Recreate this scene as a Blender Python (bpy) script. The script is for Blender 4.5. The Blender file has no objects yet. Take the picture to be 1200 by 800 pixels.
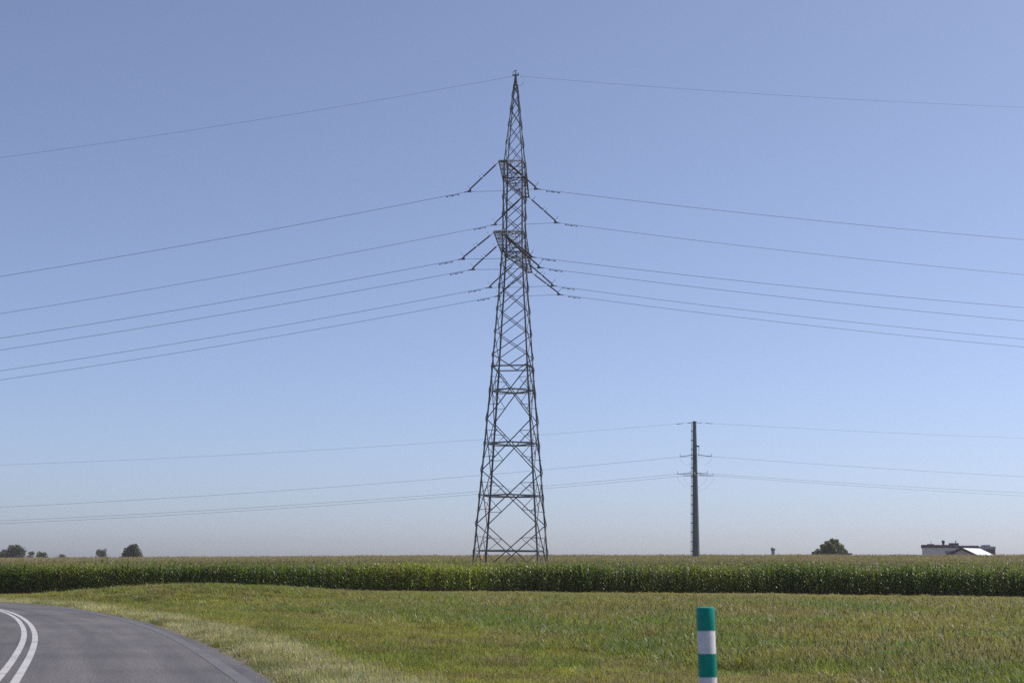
import bpy, math, random
import numpy as np
from mathutils import Vector, Matrix, Quaternion

R = math.radians
rng = np.random.default_rng(7)
random.seed(7)
scene = bpy.context.scene
COL = scene.collection

# ------------------------------------------------------------------ camera
F_PX = 1650.0                       # focal length in pixels of a 1200 px wide frame
PITCH = math.atan((664 - 400) / F_PX)
ROLL = R(0.55)
CAM = Vector((0, 0, 1.5))
fw = Vector((0, math.cos(PITCH), math.sin(PITCH)))
r0 = Vector((1, 0, 0))
u0 = r0.cross(fw)
cr = r0 * math.cos(ROLL) + u0 * math.sin(ROLL)
cu = u0 * math.cos(ROLL) - r0 * math.sin(ROLL)

def ray(px, py):
    return fw + cr * ((px - 600) / F_PX) + cu * ((400 - py) / F_PX)

def proj(p):
    d = Vector(p) - CAM
    k = d.dot(fw)
    return 600 + F_PX * d.dot(cr) / k, 400 - F_PX * d.dot(cu) / k

def on_z(px, py, z=0.0):            # where a sight line meets a level
    d = ray(px, py)
    return CAM + d * ((z - CAM.z) / d.z)

def on_y(px, py, y):                # where a sight line meets a distance
    d = ray(px, py)
    return CAM + d * (y / d.y)

cam_d = bpy.data.cameras.new('camera')
cam = bpy.data.objects.new('camera', cam_d)
COL.objects.link(cam)
m = Matrix((cr, cu, -fw)).transposed().to_4x4()
m.translation = CAM
cam.matrix_world = m
cam_d.sensor_width = 36.0
cam_d.lens = F_PX / 1200 * 36.0
cam_d.clip_end = 6000
cam_d.dof.use_dof = True
cam_d.dof.focus_distance = 110
cam_d.dof.aperture_fstop = 5.0
scene.camera = cam
scene.cycles.use_denoising = False
scene.cycles.sample_clamp_indirect = 4.0
scene.cycles.sample_clamp_direct = 12.0

# ------------------------------------------------------------------ light
SUN_EL, SUN_AZ = R(54), R(66)       # azimuth from +Y towards +X
sdir = Vector((math.sin(SUN_AZ) * math.cos(SUN_EL), math.cos(SUN_AZ) * math.cos(SUN_EL), math.sin(SUN_EL)))
w = bpy.data.worlds.new('World')
scene.world = w
w.use_nodes = True
nt = w.node_tree
nt.nodes.clear()
sky = nt.nodes.new('ShaderNodeTexSky')
sky.sky_type = 'NISHITA'
sky.sun_disc = False
sky.sun_elevation = SUN_EL
sky.sun_rotation = SUN_AZ
sky.altitude = 0
sky.air_density = 0.65
sky.dust_density = 1.15
sky.ozone_density = 5.0
bg = nt.nodes.new('ShaderNodeBackground')
bg.inputs['Strength'].default_value = 0.139
hsv = nt.nodes.new('ShaderNodeHueSaturation')
hsv.inputs['Saturation'].default_value = 0.83
mixc = nt.nodes.new('ShaderNodeMix')
mixc.data_type = 'RGBA'
mixc.blend_type = 'MULTIPLY'
mixc.inputs[0].default_value = 1.0
mixc.inputs[7].default_value = (1.0, 0.998, 1.05, 1)
wo = nt.nodes.new('ShaderNodeOutputWorld')
nt.links.new(sky.outputs[0], hsv.inputs['Color'])
nt.links.new(hsv.outputs[0], mixc.inputs[6])
nt.links.new(mixc.outputs[2], bg.inputs[0])
nt.links.new(bg.outputs[0], wo.inputs[0])

sl = bpy.data.lights.new('sun', 'SUN')
sl.energy = 4.6
sl.angle = R(0.53)
sl.color = (1.0, 0.94, 0.85)
so = bpy.data.objects.new('sun', sl)
so.rotation_mode = 'QUATERNION'
so.rotation_quaternion = sdir.to_track_quat('Z', 'Y')
so.location = (60, 60, 90)
COL.objects.link(so)

vs = scene.view_settings
vs.view_transform = 'Standard'
vs.look = 'None'
vs.exposure = 0
vs.gamma = 1
vs.use_curve_mapping = False

# ------------------------------------------------------------------ helpers
def tag(o, label=None, cat=None, group=None, kind=None):
    if label: o['label'] = label
    if cat: o['category'] = cat
    if group: o['group'] = group
    if kind: o['kind'] = kind
    return o

def link(o, parent=None):
    COL.objects.link(o)
    if parent is not None: o.parent = parent
    return o

def empty(name, loc, rz=0.0):
    o = bpy.data.objects.new(name, None)
    o.location = loc
    o.rotation_euler = (0, 0, rz)
    o.empty_display_size = 0.3
    return link(o)

class MB:
    """collects polygons and links them as one mesh object"""
    def __init__(s):
        s.v, s.f = [], []
    def poly(s, pts):
        b = len(s.v)
        s.v += [tuple(p) for p in pts]
        s.f.append(tuple(range(b, b + len(pts))))
    def frame(s, p, q, up=None):
        d = (Vector(q) - Vector(p)).normalized()
        up = Vector(up) if up is not None else Vector((0, 0, 1))
        if abs(d.dot(up.normalized())) > 0.98: up = Vector((1, 0, 0)) if abs(d.x) < 0.9 else Vector((0, 1, 0))
        a = d.cross(up).normalized()
        return d, a, a.cross(d)
    def prof(s, p, q, pts2, up=None, cap=True, scale2=1.0):
        p, q = Vector(p), Vector(q)
        d, a, b = s.frame(p, q, up)
        n = len(pts2); k = len(s.v)
        for c, sc in ((p, 1.0), (q, scale2)):
            for x, y in pts2: s.v.append(tuple(c + a * (x * sc) + b * (y * sc)))
        for i in range(n):
            j = (i + 1) % n
            s.f.append((k + i, k + j, k + n + j, k + n + i))
        if cap:
            s.f.append(tuple(k + i for i in reversed(range(n))))
            s.f.append(tuple(k + n + i for i in range(n)))
    def angle(s, p, q, w, up=None, t=None):       # rolled steel angle
        t = t or w * 0.16
        s.prof(p, q, [(0, 0), (w, 0), (w, t), (t, t), (t, w), (0, w)], up)
    def bar(s, p, q, w, h=None, up=None):
        h = h or w
        s.prof(p, q, [(-w/2, -h/2), (w/2, -h/2), (w/2, h/2), (-w/2, h/2)], up)
    def rod(s, p, q, r, n=6, r2=None):
        s.prof(p, q, [(r * math.cos(2*math.pi*i/n), r * math.sin(2*math.pi*i/n)) for i in range(n)], None, True, (r2 / r) if r2 else 1.0)
    def tube(s, pts, r, n=5):
        pts = [Vector(p) for p in pts]
        k = len(s.v)
        for i, c in enumerate(pts):
            d = (pts[min(i+1, len(pts)-1)] - pts[max(i-1, 0)]).normalized()
            up = Vector((0, 0, 1)) if abs(d.z) < 0.95 else Vector((0, 1, 0))
            a = d.cross(up).normalized(); b = a.cross(d)
            rr = r[i] if hasattr(r, '__len__') else r
            for j in range(n):
                t = 2*math.pi*j/n
                s.v.append(tuple(c + a * (rr*math.cos(t)) + b * (rr*math.sin(t))))
        for i in range(len(pts)-1):
            for j in range(n):
                j2 = (j+1) % n
                s.f.append((k+i*n+j, k+i*n+j2, k+(i+1)*n+j2, k+(i+1)*n+j))
        s.f.append(tuple(k+j for j in reversed(range(n))))
        e = k + (len(pts)-1)*n
        s.f.append(tuple(e+j for j in range(n)))
    def lathe(s, p, q, prof, n=8):                # prof: (fraction along p-q, radius)
        p, q = Vector(p), Vector(q)
        d, a, b = s.frame(p, q)
        k = len(s.v)
        for t, r in prof:
            c = p.lerp(q, t)
            for j in range(n):
                th = 2*math.pi*j/n
                s.v.append(tuple(c + a*(r*math.cos(th)) + b*(r*math.sin(th))))
        for i in range(len(prof)-1):
            for j in range(n):
                j2 = (j+1) % n
                s.f.append((k+i*n+j, k+i*n+j2, k+(i+1)*n+j2, k+(i+1)*n+j))
        s.f.append(tuple(k+j for j in reversed(range(n))))
        e = k + (len(prof)-1)*n
        s.f.append(tuple(e+j for j in range(n)))
    def box(s, lo, hi):
        x0, y0, z0 = lo; x1, y1, z1 = hi
        k = len(s.v)
        s.v += [(x0,y0,z0),(x1,y0,z0),(x1,y1,z0),(x0,y1,z0),(x0,y0,z1),(x1,y0,z1),(x1,y1,z1),(x0,y1,z1)]
        for f in ((3,2,1,0),(4,5,6,7),(0,1,5,4),(1,2,6,5),(2,3,7,6),(3,0,4,7)):
            s.f.append(tuple(k+i for i in f))
    def mesh(s, name, mat, smooth=False):
        me = bpy.data.meshes.new(name)
        me.from_pydata(s.v, [], s.f)
        me.update()
        if mat is not None:
            for mm in (mat if isinstance(mat, (list, tuple)) else [mat]): me.materials.append(mm)
        if smooth:
            me.polygons.foreach_set('use_smooth', [True]*len(me.polygons))
        return me
    def build(s, name, mat, parent=None, smooth=False):
        return link(bpy.data.objects.new(name, s.mesh(name, mat, smooth)), parent)

def hash2(ix, iy, seed):
    h = (ix.astype(np.int64) * 374761393 + iy.astype(np.int64) * 668265263 + seed * 974634533) & 0x7fffffff
    h = ((h ^ (h >> 13)) * 1274126177) & 0x7fffffff
    return ((h ^ (h >> 16)) & 0xffff) / 65535.0

def vnoise(x, y, sc, seed=0):
    x = np.asarray(x, float) / sc; y = np.asarray(y, float) / sc
    ix, iy = np.floor(x), np.floor(y)
    fx, fy = x - ix, y - iy
    fx = fx*fx*(3-2*fx); fy = fy*fy*(3-2*fy)
    a = hash2(ix, iy, seed); b = hash2(ix+1, iy, seed); c = hash2(ix, iy+1, seed); d = hash2(ix+1, iy+1, seed)
    return (a*(1-fx)+b*fx)*(1-fy) + (c*(1-fx)+d*fx)*fy

def fbm(x, y, sc, seed=0, o=3):
    t, amp, tot = 0, 1.0, 0
    for i in range(o):
        t = t + amp*vnoise(x, y, sc/2**i, seed+17*i); tot += amp; amp *= 0.55
    return t/tot

def sstep(a, b, x):
    t = np.clip((np.asarray(x, float)-a)/(b-a), 0, 1)
    return t*t*(3-2*t)

def mix3(c0, c1, t):
    return np.asarray(c0)*(1-t)[..., None] + np.asarray(c1)*t[..., None]

# ------------------------------------------------------------------ materials
def nodes(name):
    mt = bpy.data.materials.new(name)
    mt.use_nodes = True
    t = mt.node_tree
    b = next(n for n in t.nodes if n.type == 'BSDF_PRINCIPLED')
    return mt, t, b

def mat(name, col, rough=0.6, metal=0.0, var=0.25, scale=3.0, bump=0.0, spec=0.5):
    mt, t, b = nodes(name)
    tc = t.nodes.new('ShaderNodeTexCoord')
    n = t.nodes.new('ShaderNodeTexNoise')
    n.inputs['Scale'].default_value = scale
    n.inputs['Detail'].default_value = 6
    t.links.new(tc.outputs['Object'], n.inputs['Vector'])
    rp = t.nodes.new('ShaderNodeValToRGB')
    c = np.array(col)
    rp.color_ramp.elements[0].color = (*(c*(1-var)), 1)
    rp.color_ramp.elements[1].color = (*np.minimum(c*(1+var), 1), 1)
    rp.color_ramp.elements[0].position = 0.3
    rp.color_ramp.elements[1].position = 0.7
    t.links.new(n.outputs['Fac'], rp.inputs[0])
    t.links.new(rp.outputs[0], b.inputs['Base Color'])
    b.inputs['Roughness'].default_value = rough
    b.inputs['Metallic'].default_value = metal
    b.inputs['Specular IOR Level'].default_value = spec
    if bump:
        bp = t.nodes.new('ShaderNodeBump')
        bp.inputs['Strength'].default_value = bump
        bp.inputs['Distance'].default_value = 0.02
        t.links.new(n.outputs['Fac'], bp.inputs['Height'])
        t.links.new(bp.outputs[0], b.inputs['Normal'])
    return mt

def leaf_mat(name, rough=0.45, trans=0.4, tint='tint', col=None, spec=0.4, var=0.0, tgain=(1.25, 1.2, 0.6)):
    mt, t, b = nodes(name)
    out = next(n for n in t.nodes if n.type == 'OUTPUT_MATERIAL')
    if col is None:
        a = t.nodes.new('ShaderNodeAttribute')
        a.attribute_type = 'INSTANCER'
        a.attribute_name = tint
        csock = a.outputs['Color']
    else:
        oi = t.nodes.new('ShaderNodeNewGeometry')
        rp = t.nodes.new('ShaderNodeValToRGB')
        c = np.array(col)
        rp.color_ramp.elements[0].color = (*(c*(1-var)), 1)
        rp.color_ramp.elements[1].color = (*(c*(1+var)), 1)
        t.links.new(oi.outputs['Random Per Island'], rp.inputs[0])
        csock = rp.outputs[0]
    # each leaf slightly different
    g = t.nodes.new('ShaderNodeNewGeometry')
    mr = t.nodes.new('ShaderNodeMapRange')
    mr.inputs['To Min'].default_value = 0.7
    mr.inputs['To Max'].default_value = 1.3
    t.links.new(g.outputs['Random Per Island'], mr.inputs['Value'])
    vm = t.nodes.new('ShaderNodeVectorMath'); vm.operation = 'SCALE'
    t.links.new(csock, vm.inputs[0]); t.links.new(mr.outputs[0], vm.inputs['Scale'])
    t.links.new(vm.outputs[0], b.inputs['Base Color'])
    b.inputs['Roughness'].default_value = rough
    b.inputs['Specular IOR Level'].default_value = spec
    tr = t.nodes.new('ShaderNodeBsdfTranslucent')
    vm2 = t.nodes.new('ShaderNodeVectorMath'); vm2.operation = 'MULTIPLY'
    vm2.inputs[1].default_value = tgain
    t.links.new(vm.outputs[0], vm2.inputs[0])
    t.links.new(vm2.outputs[0], tr.inputs['Color'])
    mx = t.nodes.new('ShaderNodeMixShader')
    mx.inputs[0].default_value = trans
    t.links.new(b.outputs[0], mx.inputs[1]); t.links.new(tr.outputs[0], mx.inputs[2])
    t.links.new(mx.outputs[0], out.inputs['Surface'])
    return mt

M = {}
M['steel'] = mat('galvanised_steel', (0.175, 0.17, 0.17), 0.5, 0.3, 0.4, 0.9)
M['steel_light'] = mat('weathered_zinc', (0.22, 0.22, 0.22), 0.5, 0.4, 0.3, 1.2)
M['wire'] = mat('aluminium_wire', (0.10, 0.10, 0.105), 0.5, 0.5, 0.1, 1)
M['insul'] = mat('brown_glazed_porcelain', (0.055, 0.03, 0.03), 0.2, 0.0, 0.2, 4)
M['yellow'] = mat('yellow_sign_paint', (0.45, 0.28, 0.02), 0.5, 0, 0.1, 5)
M['pole'] = mat('pole_steel', (0.145, 0.172, 0.162), 0.6, 0.1, 0.18, 0.35)
M['green'] = mat('green_reflective_foil', (0.0, 0.235, 0.18), 0.45, 0, 0.12, 16, spec=0.25)
M['white'] = mat('white_reflective_foil', (0.63, 0.62, 0.62), 0.45, 0, 0.12, 16, spec=0.3)
M['bark'] = mat('bark', (0.09, 0.07, 0.05), 0.9, 0, 0.3, 6)
M['render'] = mat('pale_render', (0.78, 0.71, 0.63), 0.85, 0, 0.12, 0.8)
M['brownband'] = mat('brown_fascia', (0.12, 0.095, 0.088), 0.7, 0, 0.15, 1)
M['greymetal'] = mat('grey_cladding', (0.36, 0.38, 0.40), 0.5, 0.2, 0.1, 1)
M['brownwall'] = mat('brown_brick', (0.16, 0.11, 0.09), 0.8, 0, 0.15, 2)
M['glass'] = mat('blue_window_glass', (0.10, 0.17, 0.20), 0.12, 0, 0.1, 1)
M['barnwall'] = mat('beige_render', (0.60, 0.49, 0.39), 0.85, 0, 0.12, 0.8)
M['whiteroof'] = mat('white_sheet_roof', (0.80, 0.80, 0.80), 0.35, 0.0, 0.04, 1)
M['verge'] = mat('dark_verge_board', (0.03, 0.03, 0.035), 0.6, 0, 0.1, 2)
M['brick'] = mat('red_brick', (0.13, 0.085, 0.075), 0.85, 0, 0.2, 3)
M['tank'] = mat('blue_grey_tank', (0.10, 0.13, 0.16), 0.5, 0.1, 0.1, 1)
M['line'] = None

# asphalt
def asphalt():
    mt, t, b = nodes('asphalt')
    geo = t.nodes.new('ShaderNodeNewGeometry')
    fine = t.nodes.new('ShaderNodeTexNoise'); fine.inputs['Scale'].default_value = 26; fine.inputs['Detail'].default_value = 8; fine.inputs['Roughness'].default_value = 0.75
    big = t.nodes.new('ShaderNodeTexNoise'); big.inputs['Scale'].default_value = 0.35; big.inputs['Detail'].default_value = 4
    at = t.nodes.new('ShaderNodeAttribute'); at.attribute_name = 'lane'      # metres from the right edge
    for n in (fine, big): t.links.new(geo.outputs['Position'], n.inputs['Vector'])
    rp = t.nodes.new('ShaderNodeValToRGB')
    rp.color_ramp.elements[0].position = 0.36; rp.color_ramp.elements[0].color = (0.045, 0.043, 0.044, 1)
    rp.color_ramp.elements[1].position = 0.66; rp.color_ramp.elements[1].color = (0.185, 0.172, 0.173, 1)
    t.links.new(fine.outputs['Fac'], rp.inputs[0])
    r2 = t.nodes.new('ShaderNodeValToRGB')
    r2.color_ramp.elements[0].position = 0.3; r2.color_ramp.elements[0].color = (0.76, 0.75, 0.77, 1)
    r2.color_ramp.elements[1].position = 0.75; r2.color_ramp.elements[1].color = (1.15, 1.13, 1.10, 1)
    t.links.new(big.outputs['Fac'], r2.inputs[0])
    # polished wheel tracks, dirtier edge: follow the lane coordinate
    wt = t.nodes.new('ShaderNodeValToRGB')
    e = wt.color_ramp.elements
    e[0].position = 0.0; e[0].color = (0.86, 0.86, 0.88, 1)
    e[1].position = 1.0; e[1].color = (0.95, 0.95, 0.95, 1)
    for p, c in ((0.05, 0.84), (0.075, 0.98), (0.15, 1.0), (0.2, 1.1), (0.28, 0.93), (0.36, 1.08), (0.45, 0.97), (0.55, 0.94), (0.7, 1.03), (0.85, 1.0)):
        x = e.new(p); x.color = (c, c, c, 1)
    mr = t.nodes.new('ShaderNodeMapRange'); mr.inputs['From Max'].default_value = 7.0
    t.links.new(at.outputs['Fac'], mr.inputs['Value']); t.links.new(mr.outputs[0], wt.inputs[0])
    m1 = t.nodes.new('ShaderNodeVectorMath'); m1.operation = 'MULTIPLY'
    m2 = t.nodes.new('ShaderNodeVectorMath'); m2.operation = 'MULTIPLY'
    t.links.new(rp.outputs[0], m1.inputs[0]); t.links.new(r2.outputs[0], m1.inputs[1])
    t.links.new(m1.outputs[0], m2.inputs[0]); t.links.new(wt.outputs[0], m2.inputs[1])
    # tyre-polished streaks stretched along the lane and tar-darkened patches
    at2 = t.nodes.new('ShaderNodeAttribute'); at2.attribute_name = 'along'
    cx = t.nodes.new('ShaderNodeCombineXYZ')
    sx_ = t.nodes.new('ShaderNodeMath'); sx_.operation = 'MULTIPLY'; sx_.inputs[1].default_value = 0.07
    t.links.new(at2.outputs['Fac'], sx_.inputs[0]); t.links.new(sx_.outputs[0], cx.inputs[0]); t.links.new(at.outputs['Fac'], cx.inputs[1])
    sn = t.nodes.new('ShaderNodeTexNoise'); sn.inputs['Scale'].default_value = 2.6; sn.inputs['Detail'].default_value = 5
    t.links.new(cx.outputs[0], sn.inputs['Vector'])
    r3 = t.nodes.new('ShaderNodeValToRGB')
    r3.color_ramp.elements[0].position = 0.36; r3.color_ramp.elements[0].color = (0.84, 0.84, 0.85, 1)
    r3.color_ramp.elements[1].position = 0.66; r3.color_ramp.elements[1].color = (1.12, 1.12, 1.10, 1)
    t.links.new(sn.outputs['Fac'], r3.inputs[0])
    m3 = t.nodes.new('ShaderNodeVectorMath'); m3.operation = 'MULTIPLY'
    t.links.new(m2.outputs[0], m3.inputs[0]); t.links.new(r3.outputs[0], m3.inputs[1])
    t.links.new(m3.outputs[0], b.inputs['Base Color'])
    b.inputs['Roughness'].default_value = 0.75
    b.inputs['Specular IOR Level'].default_value = 0.35
    bp = t.nodes.new('ShaderNodeBump'); bp.inputs['Strength'].default_value = 0.5; bp.inputs['Distance'].default_value = 0.008
    t.links.new(fine.outputs['Fac'], bp.inputs['Height']); t.links.new(bp.outputs[0], b.inputs['Normal'])
    return mt
M['asphalt'] = asphalt()

def paint(name, col, keep):
    mt, t, b = nodes(name)
    out = next(n for n in t.nodes if n.type == 'OUTPUT_MATERIAL')
    geo = t.nodes.new('ShaderNodeNewGeometry')
    n = t.nodes.new('ShaderNodeTexNoise'); n.inputs['Scale'].default_value = 40; n.inputs['Detail'].default_value = 8; n.inputs['Roughness'].default_value = 0.7
    n2 = t.nodes.new('ShaderNodeTexNoise'); n2.inputs['Scale'].default_value = 1.6; n2.inputs['Detail'].default_value = 4
    ad = t.nodes.new('ShaderNodeMath'); ad.operation = 'ADD'
    t.links.new(geo.outputs['Position'], n.inputs['Vector']); t.links.new(geo.outputs['Position'], n2.inputs['Vector'])
    t.links.new(n.outputs['Fac'], ad.inputs[0]); t.links.new(n2.outputs['Fac'], ad.inputs[1])
    rp = t.nodes.new('ShaderNodeValToRGB')
    rp.color_ramp.elements[0].position = max(0.0, (1 - keep)*0.5); rp.color_ramp.elements[0].color = (0.09, 0.085, 0.085, 1)
    rp.color_ramp.elements[1].position = max(0.05, (1 - keep)*0.5 + 0.2); rp.color_ramp.elements[1].color = (*col, 1)
    hv = t.nodes.new('ShaderNodeMath'); hv.operation = 'MULTIPLY'; hv.inputs[1].default_value = 0.5
    t.links.new(ad.outputs[0], hv.inputs[0]); t.links.new(hv.outputs[0], rp.inputs[0])
    t.links.new(rp.outputs[0], b.inputs['Base Color'])
    b.inputs['Roughness'].default_value = 0.6
    return mt
M['line'] = paint('worn_white_road_paint', (0.43, 0.415, 0.41), 0.42)
M['edgeline'] = paint('faded_road_paint', (0.125, 0.117, 0.116), 0.2)

# ------------------------------------------------------------------ road edge
edge_px = [(325.7, 800), (303.7, 786), (276, 771), (251.5, 757.4), (235, 749), (207.5, 738), (180, 728.8),
           (150, 722.2), (125, 717.5), (100, 713.4), (75, 710), (50, 707.6), (25, 705.9), (0, 704.6)]
edge = [np.array(on_z(*p)[:2]) for p in edge_px]
def smooth_pts(P, it=2):
    P = [np.array(p) for p in P]
    for _ in range(it):
        P = [P[0]] + [0.25*P[i-1]+0.5*P[i]+0.25*P[i+1] for i in range(1, len(P)-1)] + [P[-1]]
    return P
edge = smooth_pts(edge, 2)
def extend(P, back, ahead, turn_b, turn_a, step=3.0):
    P = list(P)
    d = P[1]-P[0]; a = math.atan2(-d[1], -d[0])
    B = [P[0]]
    for i in range(int(back/step)):
        a += turn_b*step
        B.append(B[-1]+step*np.array((math.cos(a), math.sin(a))))
    d = P[-1]-P[-3]; a = math.atan2(d[1], d[0])
    A = [P[-1]]
    for i in range(int(ahead/step)):
        a += turn_a*step
        A.append(A[-1]+step*np.array((math.cos(a), math.sin(a))))
    return np.array(B[::-1][:-1] + P + A[1:])
EDGE = extend(edge, 60, 260, 1/160., 1/75.)
def seg_dist(x, y, P):
    """signed distance to the road's right edge, positive on the field side"""
    x = np.asarray(x, float); y = np.asarray(y, float)
    best = np.full(x.shape, 1e9); sg = np.ones(x.shape)
    for a, b in zip(P[:-1], P[1:]):
        d = b-a; L2 = d@d
        t = np.clip(((x-a[0])*d[0]+(y-a[1])*d[1])/L2, 0, 1)
        qx, qy = x-(a[0]+t*d[0]), y-(a[1]+t*d[1])
        di = np.hypot(qx, qy)
        cr_ = d[0]*qy-d[1]*qx
        m_ = di < best
        best = np.where(m_, di, best); sg = np.where(m_, np.where(cr_ > 0, -1.0, 1.0), sg)
    return best*sg

# ------------------------------------------------------------------ terrain
def corn_edge(x):
    return np.interp(x, [-60, -36, 0, 33, 60], [101, 100, 97, 92, 90])
def zfront(x):
    return np.interp(x, [-80, -36, -15, 0, 33, 80], [-1.0, -0.78, -0.40, -0.22, -0.17, -0.1])
def zcrest(a):
    return np.interp(a, [-1.2, -0.364, -0.18, 0, 0.18, 0.364, 1.2], [-0.6, 0.15, 1.15, 2.0, 2.55, 2.9, 3.6])
def ground_z(x, y, d=None):
    x = np.asarray(x, float); y = np.asarray(y, float)
    if d is None: d = seg_dist(x, y, EDGE)
    a = x/np.maximum(y, 60)
    xs = a*97
    zf = zfront(xs)
    ye = corn_edge(xs)
    r = (y-ye)/(300-ye)
    zc = zcrest(a)
    up = zf+(zc-zf)*np.clip(r, 0, 1)**1.3
    after = np.where(r > 1, -0.000028*np.clip(y-300, 0, 330)**2 - np.clip(y-630, 0, None)*0.006, 0)
    zfld = np.where(r < 0, zf, up+after)
    zfld = zfld + 0.80*np.exp(-((x+17.5)/9.0)**2-((y-79)/9.0)**2) * (y < ye+30)
    zfld = zfld + 0.10*(fbm(x, y, 9, 3)-0.5)*sstep(1.5, 8, d) + 0.05*(fbm(x, y, 1.6, 5, 2)-0.5)*sstep(1, 3, d)*(y < 110)
    s = sstep(0.9, 9.0, d)
    z = zfld*s
    z = z - 0.10*(1-sstep(-0.15, 0.5, d))
    z = z + np.where(d < -7.4, -0.5*sstep(7.4, 11, -d), 0)
    return z

def fine_axis(lo, hi, f0, f1, fs, grow):
    c = list(np.arange(f0, f1+1e-6, fs))
    s, v = fs, f1
    R_, L_ = [], []
    while v < hi:
        s *= grow; v += s; R_.append(v)
    s, v = fs, f0
    while v > lo:
        s *= grow; v -= s; L_.append(v)
    return np.array(L_[::-1]+c+R_)
gx = fine_axis(-1350, 1350, -26, 18, 0.45, 1.045)
gy = fine_axis(-60, 1400, 10, 60, 0.45, 1.03)
GX, GY = np.meshgrid(gx, gy)
GD = seg_dist(GX, GY, EDGE)
GZ = ground_z(GX, GY, GD)

def zone_tint(x, y, d):
    """the plants' own colour over the ground, and which zone (0 verge, 1 mown, 2 meadow)"""
    wob = (fbm(x, y, 6, 11)-0.5)
    wA = 1-sstep(1.3, 2.0, d+0.9*wob)
    wC = sstep(7.2, 9.4, d+5.0*wob+0.02*np.clip(y-40, 0, 40)*0)
    wC = wC*(1-np.exp(-((x+17)/14)**2-((y-68)/13)**2)*0.9)
    A = mix3((0.40, 0.385, 0.27), (0.27, 0.275, 0.155), sstep(0.4, 0.62, fbm(x, y, 1.3, 21)))
    A = mix3(A, (0.12, 0.15, 0.035), 0.6*sstep(0.55, 0.72, fbm(x, y, 0.9, 24))*(1-sstep(0.3, 1.0, d)))
    B = mix3((0.245, 0.25, 0.065), (0.18, 0.215, 0.055), sstep(0.35, 0.65, fbm(x, y, 3, 31)))
    B = mix3(B, (0.27, 0.235, 0.13), 0.7*sstep(0.54, 0.68, fbm(x, y, 2.2, 37)))
    C = mix3((0.19, 0.21, 0.054), (0.235, 0.225, 0.078), sstep(0.38, 0.62, fbm(x, y, 4, 41)))
    C = mix3(C, (0.24, 0.20, 0.12), 0.5*sstep(0.57, 0.70, fbm(x, y*1.0, 5, 47)))
    C = mix3(C, (0.115, 0.19, 0.045), 0.6*sstep(0.5, 0.68, fbm(x, y, 2.4, 57)))
    C = mix3(C, (0.14, 0.185, 0.045), 0.8*np.exp(-((d-11)/2.5)**2)*sstep(0.35, 0.6, fbm(x, y, 3, 49)))
    ye = corn_edge(x/np.maximum(y, 60)*97)
    C = mix3(C, (0.29, 0.26, 0.11), 0.6*sstep(14, 3, ye-y))
    fn = (0.78+0.44*fbm(x, y, 0.45, 51, 2))[..., None]
    B = B*fn; A = A*fn
    B = mix3(B, (0.12, 0.10, 0.055), 0.7*sstep(0.63, 0.72, fbm(x, y, 0.8, 53)))
    col = A*wA[..., None]+(1-wA)[..., None]*(B*(1-wC)[..., None]+C*wC[..., None])
    return col, wA, wC

def ground_mat():
    mt, t, b = nodes('field_ground')
    at = t.nodes.new('ShaderNodeAttribute'); at.attribute_name = 'cover'
    geo = t.nodes.new('ShaderNodeNewGeometry')
    n = t.nodes.new('ShaderNodeTexNoise'); n.inputs['Scale'].default_value = 9; n.inputs['Detail'].default_value = 10; n.inputs['Roughness'].default_value = 0.75
    t.links.new(geo.outputs['Position'], n.inputs['Vector'])
    rp = t.nodes.new('ShaderNodeValToRGB')
    rp.color_ramp.elements[0].position = 0.35; rp.color_ramp.elements[0].color = (0.45, 0.42, 0.40, 1)
    rp.color_ramp.elements[1].position = 0.68; rp.color_ramp.elements[1].color = (1.15, 1.1, 1.05, 1)
    t.links.new(n.outputs['Fac'], rp.inputs[0])
    mu = t.nodes.new('ShaderNodeVectorMath'); mu.operation = 'MULTIPLY'
    t.links.new(at.outputs['Color'], mu.inputs[0]); t.links.new(rp.outputs[0], mu.inputs[1])
    t.links.new(mu.outputs[0], b.inputs['Base Color'])
    b.inputs['Roughness'].default_value = 0.95
    b.inputs['Specular IOR Level'].default_value = 0.1
    bp = t.nodes.new('ShaderNodeBump'); bp.inputs['Strength'].default_value = 0.8; bp.inputs['Distance'].default_value = 0.06
    t.links.new(n.outputs['Fac'], bp.inputs['Height']); t.links.new(bp.outputs[0], b.inputs['Normal'])
    return mt

def grid_mesh(name, X, Y, Z):
    ny, nx = X.shape
    me = bpy.data.meshes.new(name)
    v = np.stack([X, Y, Z], -1).reshape(-1, 3)
    i = np.arange(ny*nx).reshape(ny, nx)
    q = np.stack([i[:-1, :-1], i[:-1, 1:], i[1:, 1:], i[1:, :-1]], -1).reshape(-1, 4)
    me.from_pydata(v.tolist(), [], q.tolist())
    me.polygons.foreach_set('use_smooth', [True]*len(me.polygons))
    me.update()
    return me

gm = grid_mesh('ground', GX, GY, GZ)
gcol, gwA, gwC = zone_tint(GX, GY, GD)
soil = np.array((0.11, 0.085, 0.06))
gye = corn_edge(GX/np.maximum(GY, 60)*97)
gcol = mix3(gcol*0.85, soil, sstep(-0.5, 1.5, GY-gye))
gcol = mix3(gcol, (0.20, 0.165, 0.13), (1-sstep(0.15, 0.5, np.abs(GD)))*0.8)
far = sstep(380, 460, GY)
gcol = mix3(gcol, (0.10, 0.11, 0.05), far)
ca = gm.attributes.new('cover', 'FLOAT_COLOR', 'POINT')
ca.data.foreach_set('color', np.concatenate([gcol.reshape(-1, 3), np.ones((gcol.size//3, 1))], 1).astype(np.float32).ravel())
gm.materials.append(ground_mat())
tag(link(bpy.data.objects.new('ground', gm)), kind='structure')

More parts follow.
